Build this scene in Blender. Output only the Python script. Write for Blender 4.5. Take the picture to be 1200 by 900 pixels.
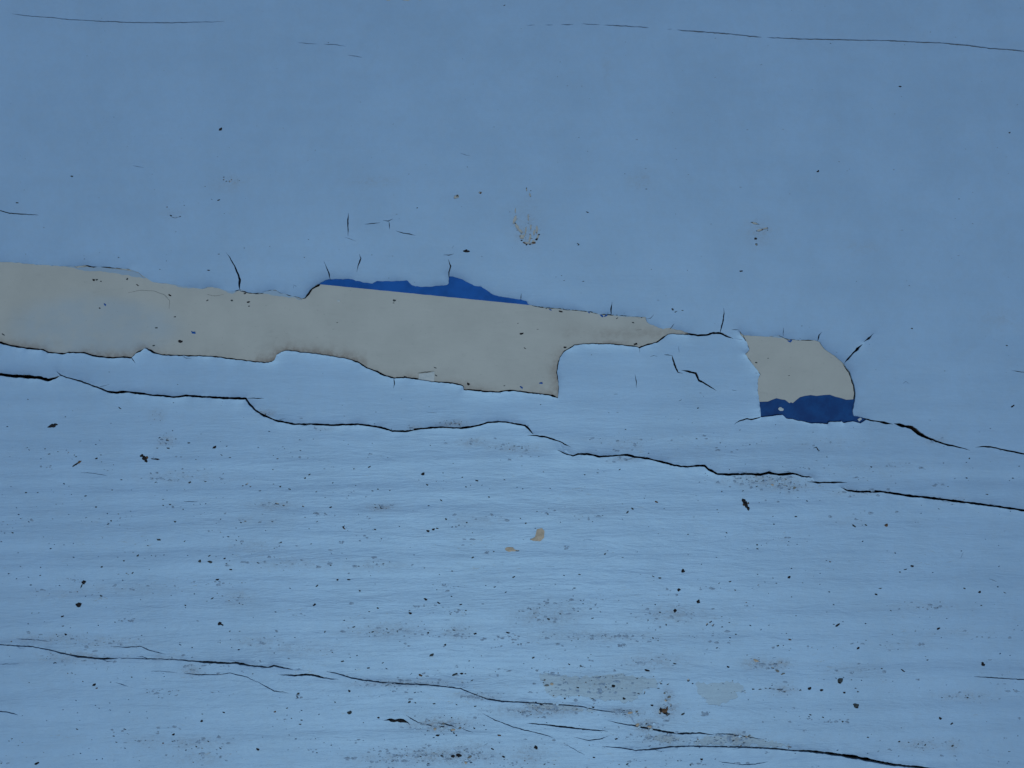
import bpy, math, random
import numpy as np
from mathutils import Vector, kdtree, noise
from mathutils.geometry import delaunay_2d_cdt

random.seed(7); rng = np.random.default_rng(7)
S = 0.0003                      # metres per unit of the board's drawing grid (0.3 mm)
MM = 1.0 / 0.3                  # one millimetre in grid units
sc = bpy.context.scene
for o in list(bpy.data.objects): bpy.data.objects.remove(o)

# ------------------------------------------------------------------ camera
cam_d = bpy.data.cameras.new('camera'); cam = bpy.data.objects.new('camera', cam_d)
sc.collection.objects.link(cam); sc.camera = cam
cam_d.sensor_width = 36.0; cam_d.lens = 18.0 / math.tan(math.radians(30))
cam.location = (0, 0, 600 * S / math.tan(math.radians(30)))      # board lies flat, camera looks straight down
cam_d.clip_start = 0.01; cam_d.clip_end = 50

# ------------------------------------------------------------------ light
SUN_EL, SUN_AZ = math.radians(69), math.radians(-3)               # sun beyond the near (lower) edge
w = bpy.data.worlds.new('World'); sc.world = w; w.use_nodes = True
nt = w.node_tree; bg = nt.nodes['Background']
sky = nt.nodes.new('ShaderNodeTexSky'); sky.sky_type = 'NISHITA'; sky.sun_disc = False
sky.sun_elevation = SUN_EL; sky.sun_rotation = math.pi - SUN_AZ
sky.air_density = 1.6; sky.dust_density = 2.0; sky.ozone_density = 2.0
nt.links.new(sky.outputs[0], bg.inputs[0]); bg.inputs[1].default_value = 0.05
sd = bpy.data.lights.new('sun', 'SUN'); sun = bpy.data.objects.new('sun', sd); sc.collection.objects.link(sun)
sd.energy = 1.5; sd.angle = math.radians(10); sd.color = (1.0, 0.97, 0.93)
L = Vector((math.sin(SUN_AZ) * math.cos(SUN_EL), -math.cos(SUN_AZ) * math.cos(SUN_EL), math.sin(SUN_EL)))
sun.rotation_euler = L.to_track_quat('Z', 'Y').to_euler()
sun.location = L * 2
vs = sc.view_settings
vs.view_transform = 'Standard'; vs.look = 'None'; vs.gamma = 1; vs.use_curve_mapping = False
vs.exposure = -0.06

# ------------------------------------------------------------------ small helpers
def W(x, y, z=0.0):             # drawing grid -> metres (z given in grid units)
    return ((x - 600) * S, (450 - y) * S, z * S)

def n1(x, y, z=0.0): return noise.noise(Vector((x, y, z)))

def inpoly(px, py, poly):
    P = np.asarray(poly); x0, y0 = P[:, 0], P[:, 1]; x1, y1 = np.roll(x0, -1), np.roll(y0, -1)
    out = np.zeros(len(px), bool)
    sel = np.nonzero((px >= x0.min()) & (px <= x0.max()) & (py >= y0.min()) & (py <= y0.max()))[0]
    if len(sel) == 0: return out
    for c in range(0, len(sel), 20000):
        s = sel[c:c + 20000]; X = px[s][:, None]; Y = py[s][:, None]
        cr = ((y0 > Y) != (y1 > Y))
        with np.errstate(divide='ignore', invalid='ignore'):
            xi = (x1 - x0) * (Y - y0) / (y1 - y0) + x0
        out[s] = (np.sum(cr & (X < xi), axis=1) % 2) == 1
    return out

def rough_outline(pts, step=2.0, amp=0.55, seed=0.0):
    out = []
    n = len(pts)
    for i in range(n):
        a, b = pts[i], pts[(i + 1) % n]
        d = math.dist(a, b); k = max(1, int(d / step))
        nx, ny = (-(b[1] - a[1]) / (d + 1e-9), (b[0] - a[0]) / (d + 1e-9))
        for j in range(k):
            t = j / k; x = a[0] + (b[0] - a[0]) * t; y = a[1] + (b[1] - a[1]) * t
            o = amp * (n1(x * .16, y * .16, seed) * 1.3 + n1(x * .5, y * .5, seed + 5) * .9)
            out.append((x + nx * o, y + ny * o))
    return out

def crack_poly(pts, ws, seed=0.0, step=2.2):
    """a long thin opening: centre line pts with widths ws (ragged, uneven)"""
    n = len(pts)
    if isinstance(ws, (int, float)): ws = [ws] * n
    ws = [float(v) for v in np.interp(np.linspace(0, 1, n), np.linspace(0, 1, len(ws)), ws)]
    cx, cw, acc = [], [], 0
    for i in range(n - 1):
        a, b = pts[i], pts[i + 1]; d = math.dist(a, b); k = max(1, int(d / step))
        for j in range(k):
            t = j / k
            cx.append((a[0] + (b[0] - a[0]) * t, a[1] + (b[1] - a[1]) * t)); cw.append(ws[i] + (ws[i + 1] - ws[i]) * t)
    cx.append(pts[-1]); cw.append(ws[-1])
    m = len(cx); up, dn = [], []
    for i in range(m):
        a, b = cx[max(0, i - 1)], cx[min(m - 1, i + 1)]
        d = math.dist(a, b) + 1e-9; nx, ny = -(b[1] - a[1]) / d, (b[0] - a[0]) / d
        x, y = cx[i]
        wob = .45 * n1(x * .2, y * .2, seed + 3) + .3 * n1(x * .55, y * .55, seed + 8)
        taper = min(1, (min(i, m - 1 - i) + .35) / 3.0)
        wd = cw[i] * 1.12 * (1 + .45 * n1(x * .1, y * .1, seed) + .35 * n1(x * .4, y * .4, seed + 1)) * taper
        wd = max(.22, wd)
        up.append((x + nx * (wob + wd / 2), y + ny * (wob + wd / 2)))
        dn.append((x + nx * (wob - wd / 2), y + ny * (wob - wd / 2)))
    return up + dn[::-1]

def blob(x, y, rx, ry=None, ang=0.0, n=11, rag=.28):
    ry = ry or rx; out = []; ph = random.random() * 50
    for i in range(n):
        t = 2 * math.pi * i / n
        r = 1 + rag * 2 * n1(math.cos(t) * 1.3 + ph, math.sin(t) * 1.3, ph)
        u, v = rx * r * math.cos(t), ry * r * math.sin(t)
        out.append((x + u * math.cos(ang) - v * math.sin(ang), y + u * math.sin(ang) + v * math.cos(ang)))
    return out

# ------------------------------------------------------------------ drawing data (outlines of the peeled places)
UP = [(-150,330),(-90,311),(0,307),(22,308),(37,310),(57,311),(75,312),(97,312),(102,311),(110,312.5),(125,313),(150,315),(159,317),(170,324.5),(180,331),
 (200,333),(212,334.5),(225,337),(237,339),(243,337),(255,337),(263,340),(272,342.5),(280,340),(283,339.5),(290,342.5),(300,343.7),(308,343.3),
 (315,340.3),(323,339.3),(328,343),(338,345.5),(348,347.5),(354,350),(357.5,349),(361,344),(365,338.3),(373,333.7),(379,329.7),(386.7,327.5),
 (392,327),(400,327),(413,327.5),(424.4,330.7),(436.7,332.4),(442,329.3),(457.8,329.8),(476.7,329),(483,334.4),(491,336.4),(506.7,336),
 (524.4,334.2),(526,332),(526,324.4),(531,324.4),(542,327.8),(555.6,334.9),(564.4,336),(576.7,344.9),(589,348),(600,349.8),(610,351.3),
 (616.7,353),(618.7,356.3),(623,358),(635,359.7),(656.7,361.3),(663,362.5),(680,363.8),(693,365.3),(706.7,367.7),(716.7,368.7),(733,370),
 (756.7,371.7),(758,376.7),(761.7,380),(776.7,385.8),(785,384.2),(791.7,386.4),(800,388),(806,390)]
LO = [(806,392.5),(800,392.6),(790,391.6),(783,392),(779,395),(770,401.7),(760,404.2),(751.7,407),(749,408.7),(743,406.3),(733,405.3),(716.7,403.8),
 (700,403.3),(683,403.8),(673,405),(666.7,409.2),(661.7,411.7),(656.7,418.3),(654,426.7),(652.8,436.7),(654,445),(655,453.3),(653.7,467),
 (645,463.8),(633,462.2),(616.7,460.3),(600,458.4),(590,458.7),(585,460),(570,459.5),(555,458.2),(543.7,457),(542.5,453),(530,449.5),
 (512.5,448.2),(495,445.7),(475,443),(462.5,443.7),(450,440.5),(440,435.7),(430,432),(421,425.7),(409,421),(387.5,417.5),(362.5,414.2),
 (337.5,411.2),(330,412.5),(325,416),(322.5,422.5),(315,425.5),(300,424.6),(275,421.5),(250,418.2),(220,417.5),(190,416.7),(180,413.7),
 (171,408.5),(160,415),(155,420),(145,419.5),(132.5,420.5),(114,418.7),(100,414.2),(81,413.7),(75,415.7),(57.5,413.7),(51,410.7),
 (30,408.7),(15,406.2),(0,402),(-60,392),(-130,372)]
HOLE2 = [(866,388.7),(871,393),(880,393.7),(900,394.5),(912.5,393.2),(922.5,397),(937.5,398),(955,398.7),(960,401.2),(965,408.7),(977.5,417.5),
 (987.5,426),(995,436),(1000,450),(1002,460),(1001,471),(998,482.5),(1000,487.5),(1009,488.7),(1015.5,491),(1007.5,496),(998,493.5),(987.5,495.7),(985,494),
 (970,494.5),(969,497),(950,496),(930,491.7),(921,490.5),(916,486),(907.5,487),(900,488),(891,488.7),(890,480),(889,471),(887,455),(887.5,445),
 (890,438.7),(882.5,428.7),(872.5,415),(877.5,410),(874,401),(866.5,392)]
LONG_A = [(-200,415),(-60,432),(0,438.5),(15,440.5),(35,441.5),(50,443),(58,445.5),(66,443),(73,440)]
LONG_B = [(68,435),(73,440),(82,443),(95,446.5),(115,454),(128,459),(137,460),(148,459),(165,461),(180,463),(190,463.5),(205,465.5),(218,463.5),
 (240,465),(265,466.5),(289,467),(293,473),(300,481),(310,487),(325,493),(345,497),(365,497),(390,498),(420,497),(435,499),(447,501),(460,505),
 (475,505.5),(487,503),(505,501),(517,500.5),(540,501.5),(558,499),(572,495),(585,494),(600,495.5),(615,498.5),(620,502.5),(625,509)]
LONG_C = [(653,527),(662,531.5),(671,534),(677,532),(690,532),(702,535),(715,534),(735,533),(743,535),(758,537),(775,541),(790,545),(805,547),
 (815,545.5),(825,545.5),(830,550),(840,555),(853,556),(875,555),(890,556),(900,553.5),(912,556),(928,554.5),(940,558),(951,559)]
LONG_D = [(984,571),(992,574.5),(1005,576),(1030,575.5),(1060,580),(1100,584.5),(1140,589.5),(1170,593.5),(1200,598),(1260,606),(1400,622)]
LOW_A = [(-120,749),(-40,753),(0,754.5),(20,756),(40,757),(60,761),(75,765),(90,768.5),(105,770),(120,771.5),(140,771)]
LOW_B = [(140,770.5),(175,771.5),(205,772),(220,773.5),(240,775),(260,776),(280,776),(300,779.5),(315,781),(322,779),(345,783.5)]
LOW_C = [(383,786),(398,789),(410,793),(425,796),(445,798.5),(465,800),(485,801),(505,802),(525,804),(540,806),(555,812),(570,818),(585,820.5),
 (600,821.5),(625,823),(650,824.5),(680,827),(700,831),(715,833.5),(735,834)]
LOW_D = [(705,874),(725,875),(745,878),(765,877),(785,874),(810,873.5),(840,874),(870,874.5),(900,876),(925,878),(945,879),(965,881),(985,884),
 (1000,886),(1015,889),(1045,895),(1075,898),(1100,901),(1160,908),(1300,925)]
CRACKS = [
 (LONG_A, [2.6,3,3.2,3.4,3.8,4.2,3.4,2,1.5]), (LONG_B, [1.2,2.2,2.2,2,2,1.8,1.9]), ([(289,467),(298,466.6),(310,467)], .7),
 ([(618,510),(630,510.6),(640,512),(655,517),(669,524)], [.8,1.6,1.7,.7]), (LONG_C, [1,2,2,2,1.9,2.3,2,2.8,1.4]),
 ([(945,564),(960,565.5),(975,565),(992,565)], [1,2.1,2,.8]), (LONG_D, [1,2.4,2.3,2.2,2.2,2]),
 (LOW_A, [.8,1,1.1,1.2,1.2,1.6,2.2,1.9,1.3]), (LOW_B, [.9,1,1.1,2.4,2,1.6,1.8,.9]), (LOW_C, [.8,1.6,1.5,1.4,1.3,1.5,1.2,1.2,.6]),
 (LOW_D, [.7,1.2,1.5,1.4,1.5,1.5,1.5,1.7,3,2.6,4,2.6,2,2.4,2]),
 ([(15,17),(30,19),(60,21),(80,23.5),(110,25),(150,27),(200,27.5),(235,26.5),(263,26)], [.5,.8,.9,.8,.5]),
 ([(617,30),(627,30)], .7), ([(639,30),(648,30)], .8), ([(657,29.5),(672,29.5)], .8), ([(682,28.5),(703,29.7)], .8), ([(707,30),(729,31),(760,33)], .9),
 ([(782,35),(787,35)], .8), ([(793,36),(830,38.5),(860,41),(892,44.5)], 1.1),
 ([(898,44.7),(930,46),(943,46.7),(958,46.5),(1000,47.7),(1040,48.2),(1070,50),(1100,51),(1130,53.5),(1160,57.5),(1185,59),(1215,63),(1290,70)], [.8,1.2,1,1,1.2,1.2,1]),
 ([(350,50.5),(362,51.5),(372,52.2)], .6), ([(380,52.4),(392,52.6),(405,55)], .7), ([(408,65),(425,68)], .7),
 ([(-50,241),(0,247),(12,250),(30,251.5),(46,252.5)], [1,1.1,1,.7]),
 ([(266,296),(271.7,305),(277.5,316),(281.7,328),(281,336),(282,341)], [.4,1,1.8,2.2,1.8,2.4]),
 ([(380,306),(384,316),(387,325),(388,329)], [.5,1,1.8,3.2]),
 ([(408.7,250),(408,262),(408.3,277)], [.7,1.5,.7]), ([(405,279),(410,280),(417,283)], .5),
 ([(428,263),(436,262.5),(446,261.5)], .9), ([(449,258.5),(455,259.5),(461,257)], 1.2), ([(456,259),(456.5,264),(457,269)], 1.1), ([(464,271),(473,273.5),(487,276)], [.8,1,.7]),
 ([(421.5,298),(423,303),(420,312),(418.5,319)], [.8,1.6,1,.6]),
 ([(525.5,304),(528,312),(526.5,319),(526.5,326)], [.8,1.6,1.4,2]), ([(520,299),(526,299.3),(532,297.5)], 1.1), ([(530,291),(532,288)], .5),
 ([(611,344),(610,353)], .9), ([(717,354),(716,362),(715.5,370)], [.6,1.6,1.7]), ([(785,386),(788,382),(790,379)], 1.2), ([(756,374),(762,373),(766,369)], .8),
 ([(803,391),(817.5,393),(827.5,392.5),(836,390),(844,390.5),(850,393.7),(859,397)], [2.6,2,2.1,2,2.4,2.2,1]),
 ([(843.5,390),(846.5,378),(848,368),(847.5,361)], [1.8,1.6,1.2,.6]), ([(857,386),(865,386.5)], 1.3), ([(865,387),(869,392)], 1.4),
 ([(917.5,384),(917,394)], .8), ([(962,389),(959,393),(957,400)], [.8,1.6,1.7]), ([(1023,390.5),(1017,396.5),(1011,401)], [.5,2.2,.9]),
 ([(1010,403.5),(1004,409),(999,414),(988,426)], [1.6,3,1.7,1.4]),
 ([(1010,490),(1020,492.5),(1035,495),(1046,497)], [2.4,1.5,2,1.2]), ([(1047,496.5),(1058,499),(1068,501),(1078,509),(1090,514.5),(1105,520),(1120,523),(1136,527.5)], [1.8,3.6,3.8,3.6,2.2,1.8,1.6,.7]),
 ([(1142,524),(1152,523),(1162,524),(1180,528),(1200,532),(1250,541),(1380,560)], [.7,1.6,1.8,1.5]),
 ([(860,497),(866,493),(875,490.5),(880,492),(891,488.5)], [1,1.6,1.3,1.8]),
 ([(778,415.5),(787,417)], 1), ([(787,416),(790,427),(794,436),(800,437.5)], [1.7,1.9,1.7,1.1]), ([(798,434),(806,435),(815,437.5),(819,446),(827,450),(839,458)], [1.3,2.2,2.2,2,1.5,.9]),
 ([(762,418),(766,416.8),(770,417.5)], .9), ([(744,439),(745.5,448),(745.5,454)], .9), ([(795,406),(795.5,413)], .7), ([(719,462),(724,462)], .9), ([(857,457),(863,458)], .8),
 ([(795,470),(799,468)], .9), ([(749,408),(749.5,413)], 1), ([(462,443),(462.5,450),(461.5,455)], [1.9,1.2,.6]), ([(154,418),(157,422),(159.5,426)], [1.6,1,.6]), ([(214,417),(219,420),(225,420)], .6),
 ([(326,790),(345,791),(365,790),(380,794),(397,795.5)], [.7,1.5,2.6,1.4,.6]),
 ([(130,757),(150,758),(165,757),(178,762),(195,766)], [.5,.9,1,1,.5]), ([(20,748),(40,749),(60,751)], .6), ([(216,788),(230,790),(257,790),(270,788),(290,793),(302,799)], [.9,1,.7,.9,.8,.6]),
 ([(300,797),(310,803),(322,809),(338,811)], [.6,.9,1,.6]), ([(136,799),(151,804)], .7), ([(-20,830),(0,832.5),(12,834),(22,837.5)], [1,1.1,1.3]), ([(178,786),(192,786),(208,788)], .5), ([(0,778),(24,777)], .5),
 ([(450,843.5),(456,842.5),(463,844),(470,842.5),(478,846),(481,849)], [1.2,3.6,3.2,3.4,2.2,1]), ([(476,837),(483,842),(490,846),(500,848)], [.6,1.1,.9,.6]), ([(512,847),(522,848),(530,850),(537,854)], [.6,1.1,1,.6]), ([(541,853),(548,856),(555,858)], .8),
 ([(565,835),(580,843),(600,851),(615,855),(640,861),(650,865)], [.5,1.1,.9,.8,.5]), ([(660,870),(672,877),(685,884)], .5),
 ([(617,847),(640,849),(665,852),(690,854.5),(712,856)], [.9,1.4,2.1,1.3,.6]), ([(672,863),(690,867),(705,865),(712,862)], [.5,1.1,1.1,.5]),
 ([(712,844),(730,848),(745,850),(760,853),(775,856),(795,859),(820,858),(838,861)], [.6,1.1,1.5,2.2,2,1.8,1.4,.7]), ([(835,859),(855,859.5),(870,862),(895,866)], [.6,1.1,1,.5]),
 ([(842,892),(856,894),(870,896),(885,895),(900,892)], .8), ([(1140,792),(1160,793),(1185,795),(1215,796)], [.6,1,1,.9]), ([(1185,434),(1196,436),(1215,437)], .7),
 ([(96,553.5),(110,554.5),(126,557)], .45), ([(216,587.5),(232,588)], .55), ([(1125,654),(1128,647)], .6),
 ([(952,525),(956,524),(959,529)], [1.2,3.4,1.8]), ([(1058,449),(1061,447),(1064,449.5)], 1.1), ([(1040,542.5),(1042,546),(1046,546)], .8),
 ([(200,251),(201,254),(206,256),(213,254)], .5), ([(344,338),(345,334),(348,336)], .5), ([(640,663),(650,664)], .4), ([(540,180),(547,182.5),(551,182)], .6),
 ([(157,194.5),(164,196),(169,197)], .45), ([(500,483),(512,484)], .35), ([(1158,678),(1167,681)], .5),
]
# small chips knocked right through the top coat: x, y, rx, ry, angle
CHIPS = [(492,0,1.5,.8,0),(476,0,4,1.2,0),(455,0,3,1,0),
 (603,258,1.3,4.5,.3),(606,266,1.4,4,-.5),(610,271,1.3,3.2,-.8),(612,278,2,2.5,-.9),(617,285,4.2,1.3,.1),(621,279,1.1,4.2,.25),(625,284,2.2,1.6,-.7),(630,278,1.1,3.5,.35),(629,269,1.1,4,0),(626,273,1,2.4,.2),(616,271,.8,3.6,.1),(622,267,.8,3,0),(614,277,.8,3,.5),(619,255,.6,3,0),(621,229,.9,2.2,-.4),(617,222,.6,2,0),(604,247,.6,2.2,0),
 (884,262,4,1.1,.25),(890,270,3,1.1,-.2),(897,268,2.6,.9,-.2),(885,280,1.4,1.5,0),(886,287,1.1,1.1,0),
 (263,211,1,.7,0),(270,213,1.2,.8,0),
 (190,515,2.6,1,0),(197,516,2.8,1,.2),(189,519,1,.8,0),
 (597,643,5.5,2,.12),(606,645,3,1.2,.1),
 (832,728,2.6,1.4,-.5),(835,732,2.2,1.4,-.9),(828,731,1.5,2.2,.3),
 (908,778,3.5,1.6,0),(905,782,2,1.4,.2),(914,807,5,1.4,0),(918,810,3,1.2,.1),
 (774,800,2.6,1.2,.6),(806,796,2.4,2,1),(811,800,1.4,1.1,0),(755,811,1,2.6,.3),(748,812,2.2,.8,.3),(782,820,2.6,1,0),(786,826,1,3,0),(776,832,4,3,.3),(782,836,4.2,2.2,0),(773,834,2,3,0),
 (867,560,2,.9,0),(921,569,2.2,.8,.5),(912,569,1.6,.8,.3),(924,573,2,.8,0),
 (503,849,4,1.2,.3),(518,851,4,1.4,-.1),(532,858,2,1.1,1),(529,856,2,.9,.8),(535,861,1.4,1.1,0),(513,861,2.2,1.2,0),(530,885,2.4,1.8,0),(538,884,3,2,0),(551,892,4.5,1.6,.5),(502,896,2.6,1.2,0),
 (325,590,3.4,1.4,.1),(333,592,1.6,1.2,0),(356,593,2,1,.2),(441,594,3,.9,0),(448,595,2.6,1.4,0),
 (290,567,2.6,1.1,-.6),(294,570,1.3,1.1,0),(285,569,1.2,1,0),
 (535,231,2.6,2.1,0),(563,226,1.6,1.1,0),
 (634,825,3,1,0),(640,824,2,.8,.2),(628,822,1.6,.7,0),(730,832,4,.9,.1),(736,833,2,1,0),(758,848,3,2.2,0),(861,861,2.4,1.6,0),(859,867,1.8,1.6,0)]
WORN = [  # shallow patches where only the outer film is gone
 [(633,790),(640,788),(655,789),(672,792),(700,790),(722,790),(745,792),(760,793),(768,796),(775,797),(768,804),(758,806),(750,812),(744,820),(728,822),(700,819),(690,816),(668,815),(650,816),(640,812),(637,803),(633,797)],
 [(816,799),(830,800),(850,799),(864,799),(870,805),(874,811),(864,811),(862,818),(852,822),(844,827),(832,826),(826,818),(818,812),(815,805)],
 [(812,868),(825,862),(845,860),(870,862),(892,865),(905,868),(925,873),(905,874.5),(880,873),(850,872.5),(830,872.5),(815,872)],
 [(755,860),(770,859),(790,861.5),(797,864),(785,870),(772,868),(760,864)],
 [(612,822),(640,823.2),(665,826),(690,829.5),(700,832),(680,833),(650,831.5),(625,830)]]
BLUE_LOW_EDGE = [(870,474),(889,471),(900,470.6),(905,468.5),(910,466.7),(915,468),(920,468.7),(925,472.5),(927,471.5),(929,472.5),(933,469),(937.5,465.5),(943,464),(950,463),(957,464),(965,463),(972.5,462.6),(979,465),(985,466.4),(992,468.6),(1002,468),(1022,471)]

def stripe_y(x): return 333.2 + (x - 375) * .0988

# ------------------------------------------------------------------ gather the openings
for src in (LONG_B, LONG_C, LONG_D, LOW_A, LOW_B, LOW_C, LOW_D):
    for _ in range(5):
        a = random.choice(src[1:-1])
        if not 0 < a[0] < 1200: continue
        sx = random.choice((-1, 1)); sy = random.choice((-1, 1)); ln = random.uniform(5, 14)
        CRACKS.append(([a, (a[0] + sx * ln * .5, a[1] + sy * ln * random.uniform(.1, .3)), (a[0] + sx * ln, a[1] + sy * ln * random.uniform(.15, .3))], [.7, .5, .35]))
holes_top = [rough_outline(UP + LO, amp=.6), rough_outline(HOLE2, amp=.5, seed=4)]
deep = []
for i, (p, ws) in enumerate(CRACKS):
    c = crack_poly(p, ws, seed=i * 1.7); holes_top.append(c); deep.append(c)
chip_polys = [blob(x, y, rx * (.8 if y > 300 and x != 629.5 else 1.25), ry * (.8 if y > 300 and x != 629.5 else 1.25), a, n=10) for x, y, rx, ry, a in CHIPS]
# random pin-sized pits that gather in the brushed lower half
pits = []
while len(pits) < 520:
    x, y = random.uniform(-60, 1260), 470 + 470 * random.random() ** .8
    band = n1(x * .006, y * .045, 3.3) + .5 * n1(x * .02, y * .09, 9.1)
    if band < random.uniform(-.25, .55): continue
    r = random.choice([.45, .5, .55, .6, .7, .85]) ; pits.append(blob(x, y, r * random.uniform(1, 2.0), r * .75, random.uniform(-.5, .5), n=6))
holes_top += chip_polys + pits
worn_polys = [rough_outline(q, amp=3.0, seed=20 + i) for i, q in enumerate(WORN)]

# lines along which the top coat has come apart into sheets (they run inside the cracks)
CUT1 = [(-300,360),(-150,350),(0,350),(200,380),(600,400),(785,388),(803,391),(817.5,393),(827.5,392.5),(836,390),(844,390.5),(850,393.7),(859,397),(870,399),(900,440),(960,470),(998,490),(1010,490),(1020,492.5),(1035,495),(1046,497),(1058,499),(1068,501),(1078,509),(1090,514.5),(1105,520),(1120,523),(1136,527.5),(1142,524),(1152,523),(1162,524),(1180,528),(1200,532),(1250,541),(1380,560),(1500,578)]
CUT2 = [(-300,403)] + LONG_A[:-1] + LONG_B[1:] + [(640,512),(655,517),(660,528)] + LONG_C[2:] + [(955,565),(975,565),(988,570)] + LONG_D[1:] + [(1500,634)]
CUT3 = [(-300,742)] + LOW_A + LOW_B[1:] + [(365,785)] + LOW_C + [(745,850),(760,853),(775,856),(795,859),(820,866)] + LOW_D[7:] + [(1500,950)]
def cut_y(cut, x): return np.interp(x, [p[0] for p in cut], [p[1] for p in cut])

X0, X1, Y0, Y1 = -300, 1500, -250, 1150

def band(cx, cy): # 0..3, upper sheet first
    return (cy > cut_y(CUT1, cx)).astype(int) + (cy > cut_y(CUT2, cx)) + (cy > cut_y(CUT3, cx))

# ------------------------------------------------------------------ surface relief (grid units)
def relief(x, y):
    lo = 1 / (1 + math.exp(-(y - 520) / 60))
    z = .9 * n1(x * .004, y * .006, 1.0) + .10 * n1(x * .010, y * .02, 2.0)
    wy = y + 5 * n1(x * .006, y * .01, 7.0) + x * .012
    z += lo * (1.15 * n1(x * .0013, wy * .050, 4.0) + .42 * n1(x * .003, wy * .12, 5.0) + .13 * n1(x * .012, wy * .33, 6.0))
    z += (1 - lo) * .10 * n1(x * .003, y * .05, 8.0)
    return z

def cdt_layer(polys, lines, step, fine, reach, xr=None, yr=None):
    """triangulate the board's area with every outline as a real edge; returns vertices, triangles"""
    V, E = [], []
    def add(poly, closed):
        b = len(V); V.extend(Vector(p) for p in poly); n = len(poly)
        E.extend((b + i, b + (i + 1) % n) for i in range(n if closed else n - 1))
    x0, x1 = xr or (X0, X1); y0, y1 = yr or (Y0, Y1)
    add([(x0, y0), (x1, y0), (x1, y1), (x0, y1)], True)
    for p in polys: add(p, True)
    nb = len(V)
    for l in lines: add(l, False)
    kd = kdtree.KDTree(max(1, nb - 4))
    for i in range(4, nb): kd.insert((V[i][0], V[i][1], 0), i)
    kd.balance()
    def scatter(st, xa, xb, ya, yb, test):
        for iy in range(int((yb - ya) / st)):
            for ix in range(int((xb - xa) / st)):
                x = xa + (ix + .5 + random.uniform(-.3, .3)) * st; y = ya + (iy + .5 + random.uniform(-.3, .3)) * st
                if not (x0 + 1 < x < x1 - 1 and y0 + 1 < y < y1 - 1): continue
                if test(x, y, kd.find((x, y, 0))[2] if nb > 4 else 1e9): V.append(Vector((x, y)))
    inside = lambda x, y: -20 < x < 1220 and -20 < y < 920
    scatter(18, x0, x1, y0, y1, lambda x, y, d: not inside(x, y) and d > 5)
    scatter(step, -20, 1220, -20, 920, lambda x, y, d: d > reach)
    if fine: scatter(fine, -20, 1220, -20, 920, lambda x, y, d: .9 < d <= reach)
    r = delaunay_2d_cdt(V, E, [], 0, 1e-4)
    P = np.array([(v[0], v[1]) for v in r[0]]); T = np.array([f for f in r[2]])
    return P, T, kd

def make_mesh(name, P, T, sel, ztop, depth, wall_test=None, mat=None, attrs=None, dz=None):
    """one sheet of the triangulation with cut faces (walls) going down around its edge"""
    tri = T[sel]
    used = np.unique(tri); remap = -np.ones(len(P), int); remap[used] = np.arange(len(used))
    verts = [W(P[i, 0], P[i, 1], ztop[i]) for i in used]
    faces = [tuple(int(remap[i]) for i in t) for t in tri]
    # drawing y runs downward, so turn each triangle to face up
    faces = [f if ((P[t[1]][0] - P[t[0]][0]) * (P[t[2]][1] - P[t[0]][1]) - (P[t[1]][1] - P[t[0]][1]) * (P[t[2]][0] - P[t[0]][0])) < 0 else f[::-1] for f, t in zip(faces, tri)]
    ntop = len(faces)
    ed = {}
    for f in faces:
        for a, b in ((f[0], f[1]), (f[1], f[2]), (f[2], f[0])):
            if (b, a) in ed: del ed[(b, a)]
            else: ed[(a, b)] = 1
    base = {}
    for (a, b) in ed:
        ga, gb = used[a], used[b]
        if wall_test is not None and not wall_test(ga, gb): continue
        d = depth
        i = len(verts)
        ax, ay, az = verts[a]; bx, by, bz = verts[b]
        verts += [(ax, ay, az), (bx, by, bz), (bx, by, bz - d * S), (ax, ay, az - d * S)]
        faces.append((i + 1, i, i + 3, i + 2))
    me = bpy.data.meshes.new(name); me.from_pydata(verts, [], faces)
    sm = np.zeros(len(me.polygons), bool); sm[:ntop] = True
    me.polygons.foreach_set('use_smooth', sm)
    if attrs:
        for k, arr in attrs.items():
            at = me.attributes.new(k, 'FLOAT', 'POINT')
            data = np.zeros(len(verts), np.float32); data[:len(used)] = arr[used]
            at.data.foreach_set('value', data)
    if mat:
        me.materials.append(mat)
    me.update()
    return me

# ------------------------------------------------------------------ materials
def new_mat(name):
    m = bpy.data.materials.new(name); m.use_nodes = True
    t = m.node_tree; return m, t, t.nodes, t.links, t.nodes['Principled BSDF']
def coords(t, sx=1, sy=1, sz=1):
    g = t.nodes.new('ShaderNodeTexCoord'); mp = t.nodes.new('ShaderNodeMapping')
    mp.inputs['Scale'].default_value = (sx / S, sy / S, sz / S); t.links.new(g.outputs['Object'], mp.inputs[0]); return mp.outputs[0]
def nz(t, vec, scale, detail=2, rough=.5, dist=0):
    n = t.nodes.new('ShaderNodeTexNoise'); n.inputs['Scale'].default_value = scale; n.inputs['Detail'].default_value = detail
    n.inputs['Roughness'].default_value = rough; n.inputs['Distortion'].default_value = dist
    t.links.new(vec, n.inputs['Vector']); return n.outputs['Fac']
def ramp(t, fac, lo, hi, a=0.0, b=1.0):
    n = t.nodes.new('ShaderNodeMapRange'); n.interpolation_type = 'SMOOTHSTEP'
    n.inputs[1].default_value = lo; n.inputs[2].default_value = hi; n.inputs[3].default_value = a; n.inputs[4].default_value = b
    t.links.new(fac, n.inputs[0]); return n.outputs[0]
def mth(t, op, a, b=None, clamp=False):
    n = t.nodes.new('ShaderNodeMath'); n.operation = op; n.use_clamp = clamp
    for i, v in enumerate((a, b)):
        if v is None: continue
        if isinstance(v, (int, float)): n.inputs[i].default_value = v
        else: t.links.new(v, n.inputs[i])
    return n.outputs[0]
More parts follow.
